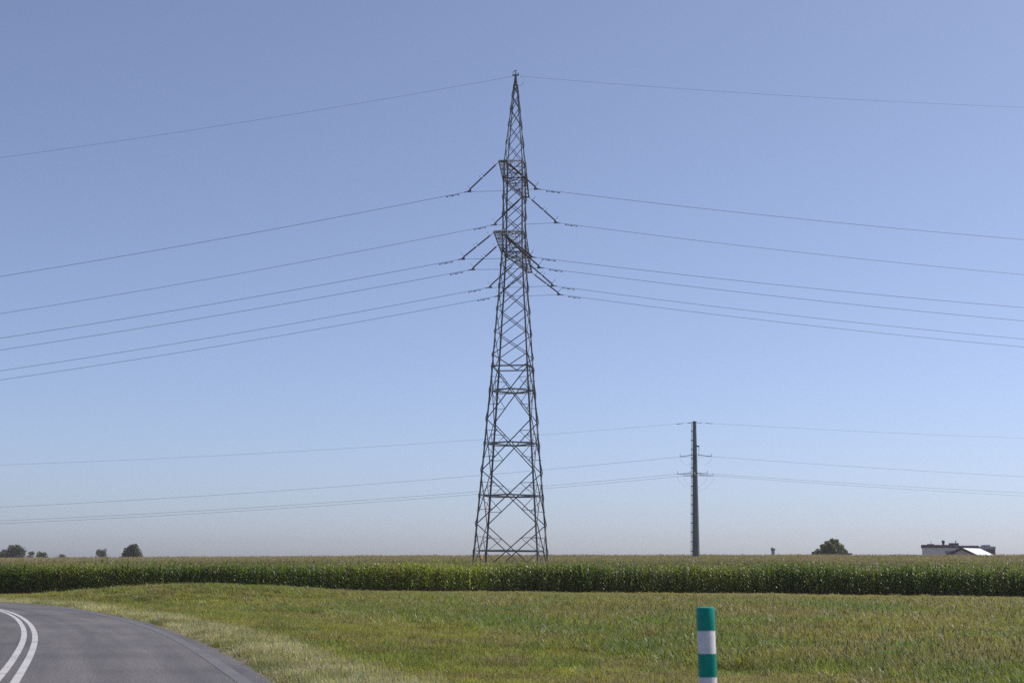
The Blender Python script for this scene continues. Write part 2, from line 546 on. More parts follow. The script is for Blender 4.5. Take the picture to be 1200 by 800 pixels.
# road sheet: offsets from the right edge
def offset_poly(P, off):
    T = np.gradient(P, axis=0); T /= np.linalg.norm(T, axis=1)[:, None]
    N = np.stack([-T[:, 1], T[:, 0]], 1)      # to the left of travel
    return P+N*off
ED = [EDGE[0]]
for a, b in zip(EDGE[:-1], EDGE[1:]):
    n = max(1, int(np.linalg.norm(b-a)/0.8))
    for k in range(1, n+1): ED.append(a+(b-a)*k/n)
ED = np.array(ED)
offs = np.array([0.0, 0.12, 0.6, 1.2, 2.2, 3.2, 4.2, 5.2, 6.2, 7.0])
ragged = (fbm(ED[:, 0], ED[:, 1], 0.7, 91)-0.5)*0.36
rows = []
for o in offs:
    P = offset_poly(ED, o if o > 0.3 else o)
    if o == 0: P = P + (offset_poly(ED, 1.0)-ED)*ragged[:, None]
    rows.append(P)
RX = np.stack([p[:, 0] for p in rows], 0); RY = np.stack([p[:, 1] for p in rows], 0)
RZ = np.zeros_like(RX) + np.where(offs == 0, -0.03, 0.0)[:, None]
rm = grid_mesh('road', RX, RY, RZ)
la = rm.attributes.new('lane', 'FLOAT', 'POINT')
la.data.foreach_set('value', (np.zeros_like(RX)+offs[:, None]).astype(np.float32).ravel())
al = rm.attributes.new('along', 'FLOAT', 'POINT')
sd_ = np.concatenate([[0], np.cumsum(np.linalg.norm(np.diff(ED, axis=0), axis=1))])
al.data.foreach_set('value', (np.zeros_like(RX)+sd_[None, :]).astype(np.float32).ravel())
rm.flip_normals()
rm.materials.append(M['asphalt'])
tag(link(bpy.data.objects.new('road', rm)), kind='structure')

def strip(name, outer, inner, mt, z=0.004):
    """painted line between two measured edges"""
    A = [np.array(on_z(*p)[:2]) for p in outer]; B = [np.array(on_z(*p)[:2]) for p in inner]
    def resample(P, n=60):
        P = np.array(P); s = np.concatenate([[0], np.cumsum(np.linalg.norm(np.diff(P, axis=0), axis=1))])
        t = np.linspace(0, s[-1], n)
        Q = np.stack([np.interp(t, s, P[:, 0]), np.interp(t, s, P[:, 1])], 1)
        return np.array(smooth_pts(Q, 14))
    A, B = resample(A), resample(B)
    C = (A+B)/2
    wd = np.linalg.norm(A-B, axis=1)
    wd = np.clip(np.array(smooth_pts(wd[:, None], 25))[:, 0], 0.11, 0.17)
    C = extend(list(C), 30, 80, 1/160., 1/70., 1.5)
    W = np.full(len(C), 0.110)/2
    T = np.gradient(C, axis=0); T /= np.linalg.norm(T, axis=1)[:, None]
    N = np.stack([-T[:, 1], T[:, 0]], 1)
    L, Rr = C+N*W[:, None], C-N*W[:, None]
    X = np.stack([Rr[:, 0], L[:, 0]]); Y = np.stack([Rr[:, 1], L[:, 1]])
    me = grid_mesh(name, X, Y, np.full_like(X, z)); me.flip_normals()
    me.materials.append(mt)
    return tag(link(bpy.data.objects.new(name, me)), kind='structure')
strip('road_marking',
      [(23, 800), (31.3, 785), (38.8, 770), (43.8, 755), (45, 746), (43, 738.8), (37.5, 730), (25, 720.6), (12.5, 715.6), (0, 713.0)],
      [(10.6, 800), (25, 779), (33.8, 764), (38, 750), (38, 741), (33.8, 732), (25, 724.4), (12.5, 718), (0, 714.4)], M['line'])
strip('road_marking',
      [(0, 798.8), (11, 786), (21, 771), (30, 753.8), (32, 743.8), (30, 735), (23.8, 725.6), (12.5, 718.8), (0, 714.8)],
      [(-12, 798.8), (0, 786), (12.5, 770), (22.5, 753.8), (25.6, 743.8), (25, 735), (18.8, 725.6), (10, 719.4), (0, 716)], M['line'])
# faded edge line
ep = offset_poly(ED, 0.30); ep2 = offset_poly(ED, 0.50)
X = np.stack([ep[:, 0], ep2[:, 0]]); Y = np.stack([ep[:, 1], ep2[:, 1]])
me = grid_mesh('road_edge_marking', X, Y, np.full_like(X, 0.004)); me.flip_normals(); me.materials.append(M['edgeline'])
tag(link(bpy.data.objects.new('road_edge_marking', me)), kind='structure')

# ------------------------------------------------------------------ scattering
def scatter(name, pts, rot, scl, idx, tint, protos, label, cat):
    me = bpy.data.meshes.new(name)
    me.from_pydata(pts.tolist(), [], [])
    def att(n, t, key, arr):
        a = me.attributes.new(n, t, 'POINT'); a.data.foreach_set(key, np.ascontiguousarray(arr, dtype=np.int32 if t == 'INT' else np.float32).ravel())
    att('rot', 'FLOAT_VECTOR', 'vector', rot)
    att('scl', 'FLOAT_VECTOR', 'vector', scl)
    att('idx', 'INT', 'value', idx)
    att('tint', 'FLOAT_COLOR', 'color', np.concatenate([tint, np.ones((len(tint), 1))], 1))
    o = tag(link(bpy.data.objects.new(name, me)), label, cat, kind='stuff')
    pc = bpy.data.collections.new(name+'_source')
    for i, pm in enumerate(protos):
        pc.objects.link(bpy.data.objects.new('%s_source_%02d' % (name, i), pm))
    ng = bpy.data.node_groups.new(name+'_scatter', 'GeometryNodeTree')
    ng.interface.new_socket('Geometry', in_out='INPUT', socket_type='NodeSocketGeometry')
    ng.interface.new_socket('Geometry', in_out='OUTPUT', socket_type='NodeSocketGeometry')
    N = ng.nodes.new
    gi, go = N('NodeGroupInput'), N('NodeGroupOutput')
    ip = N('GeometryNodeInstanceOnPoints'); ip.inputs['Pick Instance'].default_value = True
    ci = N('GeometryNodeCollectionInfo'); ci.inputs['Collection'].default_value = pc
    ci.inputs['Separate Children'].default_value = True; ci.inputs['Reset Children'].default_value = True
    def na(n, t):
        x = N('GeometryNodeInputNamedAttribute'); x.data_type = t; x.inputs['Name'].default_value = n
        return next(s for s in x.outputs if s.enabled and s.name == 'Attribute')
    L = ng.links.new
    L(gi.outputs[0], ip.inputs['Points']); L(ci.outputs[0], ip.inputs['Instance'])
    L(na('idx', 'INT'), ip.inputs['Instance Index'])
    e2r = N('FunctionNodeEulerToRotation'); L(na('rot', 'FLOAT_VECTOR'), e2r.inputs[0]); L(e2r.outputs[0], ip.inputs['Rotation'])
    L(na('scl', 'FLOAT_VECTOR'), ip.inputs['Scale'])
    L(ip.outputs[0], go.inputs[0])
    md = o.modifiers.new('scatter', 'NODES'); md.node_group = ng
    return o

M['blade'] = leaf_mat('grass_blade', 0.5, 0.5, spec=0.3)
M['weed'] = leaf_mat('meadow_leaf', 0.46, 0.45, spec=0.34)
M['seed'] = leaf_mat('seed_head', 0.8, 0.5, col=(0.30, 0.22, 0.14), var=0.35, spec=0.1, tgain=(1, 1, 1))
M['corn'] = leaf_mat('corn_leaf', 0.44, 0.47, spec=0.5, tgain=(1.4, 1.4, 0.6))
M['tassel'] = leaf_mat('corn_tassel', 0.8, 0.5, col=(0.56, 0.43, 0.32), var=0.2, spec=0.1, tgain=(1, 1, 1))
M['stalk'] = mat('corn_stalk', (0.10, 0.11, 0.035), 0.6, 0, 0.2, 2)

def blade(mb, base, az, length, width, lean, droop, segs=3, fold=0.0):
    """one leaf: a ribbon that leans over and droops"""
    p = Vector(base); d = Vector((math.cos(az), math.sin(az), 0)); s = Vector((-math.sin(az), math.cos(az), 0))
    el = math.pi/2-lean
    prev = None
    L = length/segs
    for i in range(segs+1):
        t = i/segs
        wd = width*(1-t)**0.6*(0.55+0.45*min(1, t*3+0.4)) if i < segs else width*0.04
        if fold:
            rowp = [p-s*wd/2, p-Vector((0, 0, fold*wd)), p+s*wd/2]
        else:
            rowp = [p-s*wd/2, p+s*wd/2]
        k = len(mb.v); mb.v += [tuple(q) for q in rowp]
        if prev is not None:
            for j in range(len(rowp)-1):
                mb.f.append((prev+j, prev+j+1, k+j+1, k+j))
        prev = k
        p = p+(d*math.cos(el)+Vector((0, 0, math.sin(el))))*L
        el -= droop/segs

def tuft(n, rad, h, wd, lean, droop, seed, seeds=0, segs=3, hvar=0.4):
    rs = random.Random(seed)
    mb = MB()
    for i in range(n):
        r = rad*math.sqrt(rs.random()); a = rs.random()*6.283
        blade(mb, (r*math.cos(a), r*math.sin(a), -0.02), rs.random()*6.283, h*(1-hvar+2*hvar*rs.random()), wd*(0.7+0.6*rs.random()),
              lean*rs.random(), droop*(0.4+rs.random()), segs)
    nb = len(mb.f)
    for i in range(seeds):
        r = rad*math.sqrt(rs.random()); a = rs.random()*6.283
        hh = h*(0.9+0.4*rs.random())
        b = Vector((r*math.cos(a), r*math.sin(a), 0)); tp = b+Vector((rs.uniform(-.15, .15)*hh, rs.uniform(-.15, .15)*hh, hh))
        mb.rod(b, tp, 0.0012+wd*0.03, 3)
        mb.rod(tp-(tp-b)*0.22, tp, wd*0.4, 4, wd*0.15)
    me = mb.mesh('tuft', None)
    return me, nb

def tuft_mesh(*a, mats=('blade', 'seed'), **k):
    me, nb = tuft(*a, **k)
    for x in mats: me.materials.append(M[x])
    mi = np.zeros(len(me.polygons), np.int32); mi[nb:] = 1
    me.polygons.foreach_set('material_index', mi)
    return me

def sample_area(bands, side=0.44, margin=3.0):
    P = []
    for y0, y1, dens, sc in bands:
        W = side*y1+margin
        n = int((y1-y0)*2*W*dens)
        x = rng.uniform(-W, W, n); y = rng.uniform(y0, y1, n)
        k = np.abs(x) < side*y+margin
        P.append(np.stack([x[k], y[k], np.full(k.sum(), sc)], 1))
    return np.concatenate(P)

G = sample_area([(7, 16, 22, 1.0), (16, 26, 42, 1.0), (26, 40, 28, 1.15), (40, 60, 16, 1.45), (60, 82, 11, 1.8), (82, 103, 8, 2.1)])
gd = seg_dist(G[:, 0], G[:, 1], EDGE)
ye = corn_edge(G[:, 0]/np.maximum(G[:, 1], 60)*97)
keep = ((gd > -0.08+0.16*fbm(G[:, 0], G[:, 1], 0.8, 93)) | (gd < -7.3)) & (G[:, 1] < ye+0.5)
# bare spots
bare = fbm(G[:, 0], G[:, 1], 1.1, 77)
keep &= ~((bare > 0.68) & (rng.random(len(G)) < 0.75))
keep &= ~((gd < 0.35) & (gd > 0) & (rng.random(len(G)) < 0.55))
G = G[keep]; gd = gd[keep]; ye = ye[keep]
tint, wA, wC = zone_tint(G[:, 0], G[:, 1], gd)
gz = ground_z(G[:, 0], G[:, 1], gd)
tint = tint*(0.8+0.45*rng.random((len(G), 1)))*(1+0.18*(rng.random((len(G), 3))-0.5))
ru = rng.random(len(G))
zone = np.where(ru < wA, 0, np.where(rng.random(len(G)) < wC, 2, 1))
protosA = [tuft_mesh(54, 0.17, 0.125, 0.009, 1.2, 1.2, 100+i, seeds=(1 if i == 0 else 0)) for i in range(4)]
protosB = [tuft_mesh(60, 0.18, 0.10, 0.012, 1.35, 1.2, 200+i, seeds=0) for i in range(3)] + [tuft_mesh(50, 0.16, 0.13, 0.011, 1.2, 1.3, 204, seeds=0)]
protosC = [tuft_mesh(50, 0.18, 0.22, 0.022, 1.2, 1.7, 300+i, seeds=0, mats=('weed', 'seed')) for i in range(3)] + \
          [tuft_mesh(46, 0.17, 0.24, 0.015, 1.0, 1.4, 310+i, seeds=i, mats=('weed', 'seed')) for i in range(2)] + \
          [tuft_mesh(44, 0.18, 0.24, 0.026, 1.2, 2.0, 320, seeds=0, mats=('weed', 'seed'))]
for zi, protos, nm, lb in ((0, protosA, 'verge_grass', 'pale dry grass growing in a strip along the asphalt edge'),
                           (1, protosB, 'mown_grass', 'short yellow green grass on the slope between dry verge and meadow'),
                           (2, protosC, 'meadow_grass', 'tall coarse green meadow with brown seed heads in front of the corn')):
    k = zone == zi
    n = k.sum()
    s = G[k, 2]*rng.uniform(0.75, 1.3, n)
    hs = (0.8+0.5*fbm(G[k, 0], G[k, 1], 2.5, 61))*rng.uniform(0.75, 1.25, n)
    scl = np.stack([s, s, np.minimum(G[k, 2], 1.5)**0.5*hs], 1)
    scl[:, 2] *= 1-0.5*sstep(30, 8, (ye-G[:, 1])[k])
    rot = np.stack([rng.normal(0, 0.08, n), rng.normal(0, 0.08, n), rng.uniform(0, 6.283, n)], 1)
    pr = rng.integers(0, len(protos), n)
    if zi == 2:
        brown = fbm(G[k, 0], G[k, 1], 5, 47) > 0.57
        pr = np.where(brown & (rng.random(n) < 0.6), rng.integers(3, 5, n), np.where(rng.random(n) < 0.8, np.where(rng.random(n) < .8, rng.integers(0, 3, n), 5), rng.integers(3, 5, n)))
    if zi == 2:
        big = rng.random(n) < 0.025
        scl[big] *= rng.uniform(1.0, 1.5, (big.sum(), 1)); pr = np.where(big, 5, pr)
    if zi == 1:
        big = rng.random(n) < 0.03
        scl[big, 2] *= rng.uniform(1.5, 2.6, big.sum())
    tk = tint[k].copy()
    if zi > 0:                          # scattered dry brown clumps
        dry = (fbm(G[k, 0], G[k, 1], 1.3, 99) > 0.75) & (rng.random(n) < 0.4)
        scl[dry] *= (1.15, 1.15, 1.2)
        tk[dry] = np.array((0.235, 0.195, 0.105))*rng.uniform(0.7, 1.25, (dry.sum(), 1))
        pr = np.where(dry, 3 if zi == 1 else 4, pr)
    scatter(nm, np.stack([G[k, 0], G[k, 1], gz[k]], 1), rot, scl, pr, tk, protos, lb, 'grass')

# ------------------------------------------------------------------ corn
def corn_plant(seed, lo=0.0, n=11, nt=4):
    rs = random.Random(seed)
    mb = MB()
    H = 1.66
    az = rs.random()*6.283
    for i in range(n):
        t = i/(n-1)
        h = 0.22+(H-0.24)*t
        if h < lo: continue
        a = az+math.pi*(i % 2)+rs.uniform(-0.5, 0.5)
        ln = (0.62+0.22*math.sin(math.pi*min(1, t*1.1)))*rs.uniform(0.85, 1.15)*(0.75 if t > 0.92 else 1)
        blade(mb, (0, 0, h), a, ln, 0.098*rs.uniform(0.85, 1.2), rs.uniform(0.25, 0.55), rs.uniform(1.3, 2.3), 5, fold=0.12)
    nleaf = len(mb.f)
    mb.rod((0, 0, max(0, lo-0.3)), (0, 0, H), 0.014, 4, 0.008)
    nst = len(mb.f)
    for i in range(nt):
        a = rs.random()*6.283; l = rs.uniform(0.17, 0.26); sp = rs.uniform(0.15, 0.55) if i else 0.03
        p0 = Vector((0, 0, H+0.03*i*0.5)); p1 = p0+Vector((math.cos(a)*math.sin(sp), math.sin(a)*math.sin(sp), math.cos(sp)))*l
        mb.rod(p0, p1, 0.007, 3, 0.003)
    mb.rod((0, 0, H-0.02), (0, 0, H+0.34), 0.009, 3, 0.005)
    me = mb.mesh('corn', [M['corn'], M['stalk'], M['tassel']])
    mi = np.zeros(len(me.polygons), np.int32); mi[nleaf:nst] = 1; mi[nst:] = 2
    me.polygons.foreach_set('material_index', mi)
    return me
cprot = [corn_plant(500+i, 0.0, 11, (i % 3)+1) for i in range(7)] + [corn_plant(520+i, 0.75, 12, i % 2) for i in range(4)] + [corn_plant(530+i, 0.75, 11, 4) for i in range(4)]
def corn_pts():
    out = []
    # drilled rows running along the edge, 0.72 m apart
    row = 0.0
    k = 0
    while row < 215:
        full = row < 7
        dx = 0.155 if row < 12 else (0.22 if row < 50 else 0.34)
        W = 0.47*(100+row)+4
        x = np.arange(-W, W, dx); x = x+rng.uniform(-0.06, 0.06, len(x))
        yb = corn_edge(x)
        y = yb+row+rng.normal(0, 0.07, len(x))
        out.append(np.stack([x, y, np.full(len(x), 1.0 if full else 0.0)], 1))
        row += 0.72 if row < 60 else 0.9
    return np.concatenate(out)
C = corn_pts()
C = C[rng.random(len(C)) < 0.78+0.21*sstep(0.22, 0.4, fbm(C[:, 0], C[:, 1], 1.5, 73))]
# the drilled rows leave the mast foot free
PY_D = 122.0
pc0 = on_y(599, 650, PY_D)
cl = (np.abs(C[:, 0]-pc0.x) < 3.6) & (np.abs(C[:, 1]-PY_D) < 3.6)
C = C[~cl]
cz = ground_z(C[:, 0], C[:, 1])
n = len(C)
full = C[:, 2] > 0.5
ci = np.where(full, rng.integers(0, 7, n), np.where(rng.random(n) < sstep(112, 190, C[:, 1]), rng.integers(11, 15, n), rng.integers(7, 11, n)))
cs = 1.0+0.13*(fbm(C[:, 0], C[:, 1], 4, 71)-0.5)*2+rng.normal(0, 0.07, n)
cs = cs*np.interp(C[:, 0]/C[:, 1], [-0.36, -0.1, 0.1, 0.36], [1.05, 0.99, 0.99, 1.06])
scl = np.stack([cs*rng.uniform(0.9, 1.1, n), cs*rng.uniform(0.9, 1.1, n), cs], 1)
rot = np.stack([rng.normal(0, 0.04, n), rng.normal(0, 0.04, n), rng.uniform(0, 6.283, n)], 1)
t1 = fbm(C[:, 0], C[:, 1], 7, 81)
ct = mix3((0.115, 0.165, 0.040), (0.165, 0.205, 0.048), sstep(0.35, 0.65, t1))
ct = mix3(ct, (0.28, 0.33, 0.055), 0.9*np.exp(-((C[:, 0]+6)/6)**2-((C[:, 1]-97)/14)**2)*(0.45+0.55*rng.random(n)))
ct = mix3(ct, (0.19, 0.15, 0.06), (rng.random(n) < 0.05)*0.8)
ct = ct*(0.84+0.32*rng.random((n, 1)))
scatter('corn_field', np.stack([C[:, 0], C[:, 1], cz], 1), rot, scl, ci, ct, cprot, 'tall field of ripening corn with tan tassels stretching to the horizon', 'corn')

# ------------------------------------------------------------------ lattice pylon
ROT = R(10)
def Hy(py, D=PY_D): return on_y(600, py, D).z
gp = float(ground_z(np.array([pc0.x]), np.array([PY_D]))[0])
base = Vector((pc0.x, PY_D, gp-0.1))
pyl = empty('transmission_pylon', base, -ROT)
tag(pyl, 'tall grey steel lattice pylon standing in the corn, two levels of cross arms', 'pylon')
UX = Vector((math.cos(ROT), -math.sin(ROT), 0)); VX = Vector((math.sin(ROT), math.cos(ROT), 0))
def wpt(u, v, z):                     # pylon coordinates (along line, away, absolute height) to world
    return Vector((base.x, base.y, 0))+UX*u+VX*v+Vector((0, 0, z))
def lp(u, v, z): return Vector((u, v, z-base.z))
wy = [686, 650, 430, 375, 345, 322, 300, 295, 205, 190, 166, 136, 92]
wp = [81, 75.7, 42.3, 35.3, 30.8, 28.3, 25.8, 24.6, 23.3, 22, 17.4, 11.4, 2.6]
def width_at(py):
    h = Hy(py)
    dep = (PY_D-1.5)*math.cos(PITCH)+(h-1.5)*math.sin(PITCH)
    return np.interp(py, wy[::-1], wp[::-1])*dep/F_PX
zs = sorted((Hy(y), width_at(y)/2/math.cos(ROT)) for y in wy)
Zs = [a for a, b in zs]; Ws = [b for a, b in zs]
def hw(z): return float(np.interp(z, Zs, Ws))
def corner(i, z):
    s = hw(z); return lp(*(((-s, -s), (s, -s), (s, s), (-s, s))[i]), z)
Ztop = Hy(92)
# legs
leg_knots = [gp-0.1]+[z for z in Zs if z > gp+0.5 and z < Ztop-0.05]+[Ztop]
for i in range(4):
    mb = MB()
    sx, sy = ((1, 1), (-1, 1), (-1, -1), (1, -1))[i]
    for a, b in zip(leg_knots[:-1], leg_knots[1:]):
        p, q = corner(i, a), corner(i, b)
        wd = 0.145 if a < Hy(430) else (0.13 if a < Hy(200) else 0.08)
        t = 0.03
        pts = [(0, 0), (sx*wd, 0), (sx*wd, sy*t), (sx*t, sy*t), (sx*t, sy*wd), (0, sy*wd)]
        k = len(mb.v)
        for c in (p, q):
            for x, y in pts: mb.v.append((c.x+x, c.y+y, c.z))
        for j in range(6):
            j2 = (j+1) % 6
            mb.f.append((k+j, k+j2, k+6+j2, k+6+j))
        mb.f.append(tuple(k+j for j in range(6))); mb.f.append(tuple(k+6+j for j in range(6)))
        # splice and gusset plates on the joints
        mb.box((q.x-0.03 if sx > 0 else q.x-0.13, q.y-0.03 if sy > 0 else q.y-0.13, q.z-0.18), (q.x+0.13 if sx > 0 else q.x+0.03, q.y+0.13 if sy > 0 else q.y+0.03, q.z+0.18)) if b < Hy(425) else None
    mb.build('leg', M['steel'], pyl)
XN = [Hy(682), Hy(614.5), Hy(552.7), Hy(493), Hy(430.4)]
MN = [Hy(417), Hy(390.5), Hy(364), Hy(337), Hy(312), Hy(297)]
Z_LB, Z_LT = Hy(297), Hy(274)
BN = [Z_LT, Hy(253.5), Hy(233), Hy(212)]
Z_UB, Z_UT = Hy(211), Hy(192)
PN = [Z_UT, Hy(169), Hy(148), Hy(129), Hy(113), Hy(100)]
for fi in range(4):
    i, j = fi, (fi+1) % 4
    mb = MB()
    off = (corner(i, XN[1])+corner(j, XN[1]))/2
    off.z = 0; off = off.normalized()
    A = lambda p, q, w, o=0.0: mb.angle(p+off*o, q+off*o, w, up=off)
    for a, b in zip(XN[:-1], XN[1:]):
        pa, pb, qa, qb = corner(i, a), corner(j, a), corner(i, b), corner(j, b)
        A(pa, qb, 0.078, 0.0); A(pb, qa, 0.078, 0.03)
        # crossing point
        wa, wb = hw(a), hw(b)
        zc = a+(b-a)*wa/(wa+wb)
        t = wa/(wa+wb)
        X = pa.lerp(qb, t)
        for leg, ends in ((i, (pa, qa)), (j, (pb, qb))):
            lc = corner(leg, zc)
            for en, zz in ((ends[0], a), (ends[1], b)):
                mid = X.lerp(en, 0.5)
                lh = corner(leg, zc+(zz-zc)*0.52)
                A(mid, lc, 0.045, 0.02); A(mid, lh, 0.045, 0.03)
    zt = XN[-1]
    A(corner(i, zt), corner(j, zt), 0.11)
    mid = (corner(i, zt)+corner(j, zt))/2
    A(corner(i, MN[0]), mid, 0.08); A(corner(j, MN[0]), mid, 0.08, 0.03)
    for a, b in list(zip(MN[:-1], MN[1:]))+list(zip(BN[:-1], BN[1:])):
        A(corner(i, a), corner(j, b), 0.065); A(corner(j, a), corner(i, b), 0.06, 0.03)
    A(corner(i, Z_LB), corner(j, Z_LT), 0.08); A(corner(j, Z_LB), corner(i, Z_LT), 0.08, 0.03)
    A(corner(i, Z_UB), corner(j, Z_UT), 0.075); A(corner(j, Z_UB), corner(i, Z_UT), 0.075, 0.03)
    for z, q in ((Z_LB, .09), (Z_LT, .055), (Z_UB, .08), (Z_UT, .05)):
        A(corner(i, z), corner(j, z), q)
    for k, (a, b) in enumerate(zip(PN[:-1], PN[1:])):
        A(corner(i, a), corner(j, b), 0.05); A(corner(j, a), corner(i, b), 0.05, 0.02)
    mb.build('lattice_bracing', M['steel'], pyl)
# plan diamonds at the crossings
for a, b in zip(XN[:-1], XN[1:]):
    mb = MB()
    wa, wb = hw(a), hw(b)
    zc = a+(b-a)*wa/(wa+wb)
    s = hw(zc)
    mids = [lp(0, -s, zc), lp(s, 0, zc), lp(0, s, zc), lp(-s, 0, zc)]
    for k in range(4):
        mb.angle(mids[k], mids[(k+1) % 4], 0.13)
        cnr = corner(k, zc)
        mb.angle(mids[k-1], cnr, 0.06); mb.angle(mids[k], cnr, 0.06)
    mb.build('plan_bracing', M['steel'], pyl)
for z in (Z_LB, Z_UB, Z_LT):
    mb = MB()
    mb.angle(corner(0, z), corner(2, z), 0.07); mb.angle(corner(1, z), corner(3, z), 0.07, up=(0.1, 0, 1))
    mb.build('plan_bracing', M['steel'], pyl)

UP_L, LO_L, LO_IN = 5.95, 8.15, 3.95
TIPW_U, TIPW_L = 0.29, 0.25
def cross_arm(sgn, L, zb, zt, tipw, npan):
    mb = MB()
    s = hw(zb)
    def bc(side, t): return lp(side*(s+(tipw-s)*t), sgn*(s+(L-s)*t), zb)
    s2 = hw(zt)
    def tcrd(side, t): return lp(side*(s2+(tipw-s2)*t), sgn*(s2+(L-s2)*t), zt+(zb+0.12-zt)*t)
    for side in (-1, 1):
        mb.angle(bc(side, 0), bc(side, 1), 0.09); mb.angle(tcrd(side, 0), tcrd(side, 1), 0.06)
        for k in range(npan):
            t0, t1 = k/npan, (k+1)/npan
            mb.angle(bc(side, t1), tcrd(side, t0), 0.036)
            if k < npan-1: mb.angle(bc(side, t1), tcrd(side, t1), 0.036)
    for k in range(1, npan+1):
        t0, t1 = (k-1)/npan, k/npan
        mb.angle(bc(-1, t1), bc(1, t1), 0.05)
        sd = 1 if k % 2 else -1
        mb.angle(bc(-sd, t0), bc(sd, t1), 0.04)
        if k < npan and k % 2: mb.angle(tcrd(-1, t1), tcrd(1, t1), 0.036)
    # end plate
    mb.bar(lp(-tipw-0.10, sgn*L, zb), lp(tipw+0.10, sgn*L, zb), 0.10, 0.13)
    return mb.build('cross_arm', M['steel'], pyl)
for sgn in (-1, 1):
    cross_arm(sgn, UP_L, Z_UB, Z_UT, TIPW_U, 4)
    cross_arm(sgn, LO_L, Z_LB, Z_LT, TIPW_L, 6)

# top cap and earth wire clamp
mb = MB()
mb.bar(lp(0, 0, Ztop-0.7), lp(0, 0, Ztop+0.25), 0.2)
mb.rod(lp(0, 0, Ztop+0.2), lp(0, 0, Hy(82.5)), 0.05, 6)
mb.bar(lp(-0.3, 0, Hy(88)), lp(0.3, 0, Hy(88)), 0.1)
mb.tube([lp(-0.2, 0, Hy(88)), lp(-0.26, 0, Hy(85)), lp(-0.1, 0, Hy(82.5)), lp(0.15, 0, Hy(82.6)), lp(0.27, 0, Hy(85)), lp(0.22, 0, Hy(88.5))], 0.03, 4)
mb.build('earth_wire_clamp', M['steel'], pyl)
# yellow plate on the left face
mb = MB()
s = hw(Hy(652))
mb.box((-s-0.06, s*0.38, Hy(654.2)-base.z), (-s-0.03, s*0.38+0.9, Hy(649.6)-base.z))
sg = mb.build('warning_plate', M['yellow'], pyl)

def insul_profile():
    pr = [(0.0, 0.025), (0.07, 0.025)]
    for seg0, seg1 in ((0.09, 0.475), (0.525, 0.90)):
        nr = 15
        pr += [(seg0-0.01, 0.03), (seg0, 0.055)]
        for k in range(nr):
            t = seg0+(seg1-seg0)*(k+0.5)/nr; d = (seg1-seg0)/nr
            pr += [(t-d*0.35, 0.05), (t-d*0.1, 0.08), (t+d*0.1, 0.08), (t+d*0.35, 0.05)]
        pr += [(seg1, 0.055), (seg1+0.012, 0.03)]
    pr += [(1.0, 0.025)]
    return pr
IPROF = insul_profile()
def string(side, v, z0, u0, u1, z1):
    a, b = lp(side*u0, v, z0), lp(side*u1, v, z1)
    mb = MB(); mb.lathe(a, b, IPROF, 7)
    o = mb.build('insulator_string', M['insul'], pyl, smooth=False)
    d = (b-a).normalized(); nrm = Vector((d.z*-1 if False else 0, 0, 0))
    up = Vector((d.x*0, 0, 1)); up = (up-d*up.dot(d)).normalized()
    for t, ln in ((0.09, 0.42), (0.46, 0.30), (0.54, 0.32), (0.895, 0.48)):
        h = MB(); c = a.lerp(b, t)
        h.tube([c, c+up*ln*0.6+d*0.04, c+up*ln-d*0.02], 0.02, 4)
        h.build('arcing_horn', M['steel'], o)
    y = MB()
    e = lp(side*(u1-0.34), v, z1-0.02)
    y.poly([b+Vector((0, .02, 0)), e+Vector((0, .02, 0)), a.lerp(b, 0.9)+Vector((0, .02, 0))])
    y.bar(e, b, 0.09, 0.10); y.bar(a.lerp(b, 0.9), e, 0.05); y.bar(b, b+Vector((side*0.25, 0, -0.05)), 0.07)
    y.build('clamp_yoke', M['steel'], o)
    return o

# heights of the six phase wires at the clamps
def zat(px, py, v):
    y = PY_D+v*math.cos(ROT)
    return on_y(px, py, y).z
z_up = 0.5*(zat(588, 222.3, -UP_L)+zat(619, 263.0, UP_L))
z_lo = np.mean([zat(582, 301, -LO_L), zat(593, 314.6, -LO_IN), zat(612, 336.5, LO_IN), zat(622, 347, LO_L)])
U_CL = 3.05
WIRES = [  # v, arm z, start half width, clamp z, px-left, px-right, words
    (-UP_L, Z_UB, TIPW_U+0.1, z_up, 325.3, 281.0, 'highest of the six conductors, hung from the pylon\'s upper near arm'),
    (UP_L, Z_UB, TIPW_U+0.1, z_up, 368.8, 322.0, 'second highest conductor, hung from the pylon\'s upper far arm'),
    (-LO_L, Z_LB, TIPW_L+0.1, z_lo, 397.4, 360.6, 'third conductor from the top, at the near tip of the lower arm'),
    (-LO_IN, Z_LB, None, z_lo, 411.3, 376.2, 'fourth conductor from the top, inner place on the near lower arm'),
    (LO_IN, Z_LB, None, z_lo, 435.6, 397.5, 'fifth conductor from the top, inner place on the far lower arm'),
    (LO_L, Z_LB, TIPW_L+0.1, z_lo, 446.2, 406.8, 'lowest of the six conductors, at the far tip of the lower arm'),
]
KSAG = 0.00055
def span(p0, dirv, px, py, kq=KSAG, reach=1.9, n=28):
    """a sagging wire from p0, heading dirv, whose slope makes it pass the sight line (px,py)"""
    lo_, hi_ = 0.0, 2000.0
    # distance along dirv where it leaves the frame
    t = 5.0
    f = lambda t_: proj(p0+dirv*t_)[0]
    sgn = 1 if px > 600 else -1
    a_, b_ = 1.0, 900.0
    for _ in range(60):
        mid = (a_+b_)/2
        if sgn*(f(mid)-px) < 0: a_ = mid
        else: b_ = mid
    t = (a_+b_)/2
    p = p0+dirv*t
    z = on_y(px, py, p.y).z
    slope = (p0.z+kq*t*t-z)/t
    T = t*reach
    return [p0+dirv*(T*i/n)+Vector((0, 0, -slope*(T*i/n)+kq*(T*i/n)**2)) for i in range(n+1)], slope
def hdir(deg, sgn):
    a = R(deg); return Vector((sgn*math.cos(a), -math.sin(a), 0))
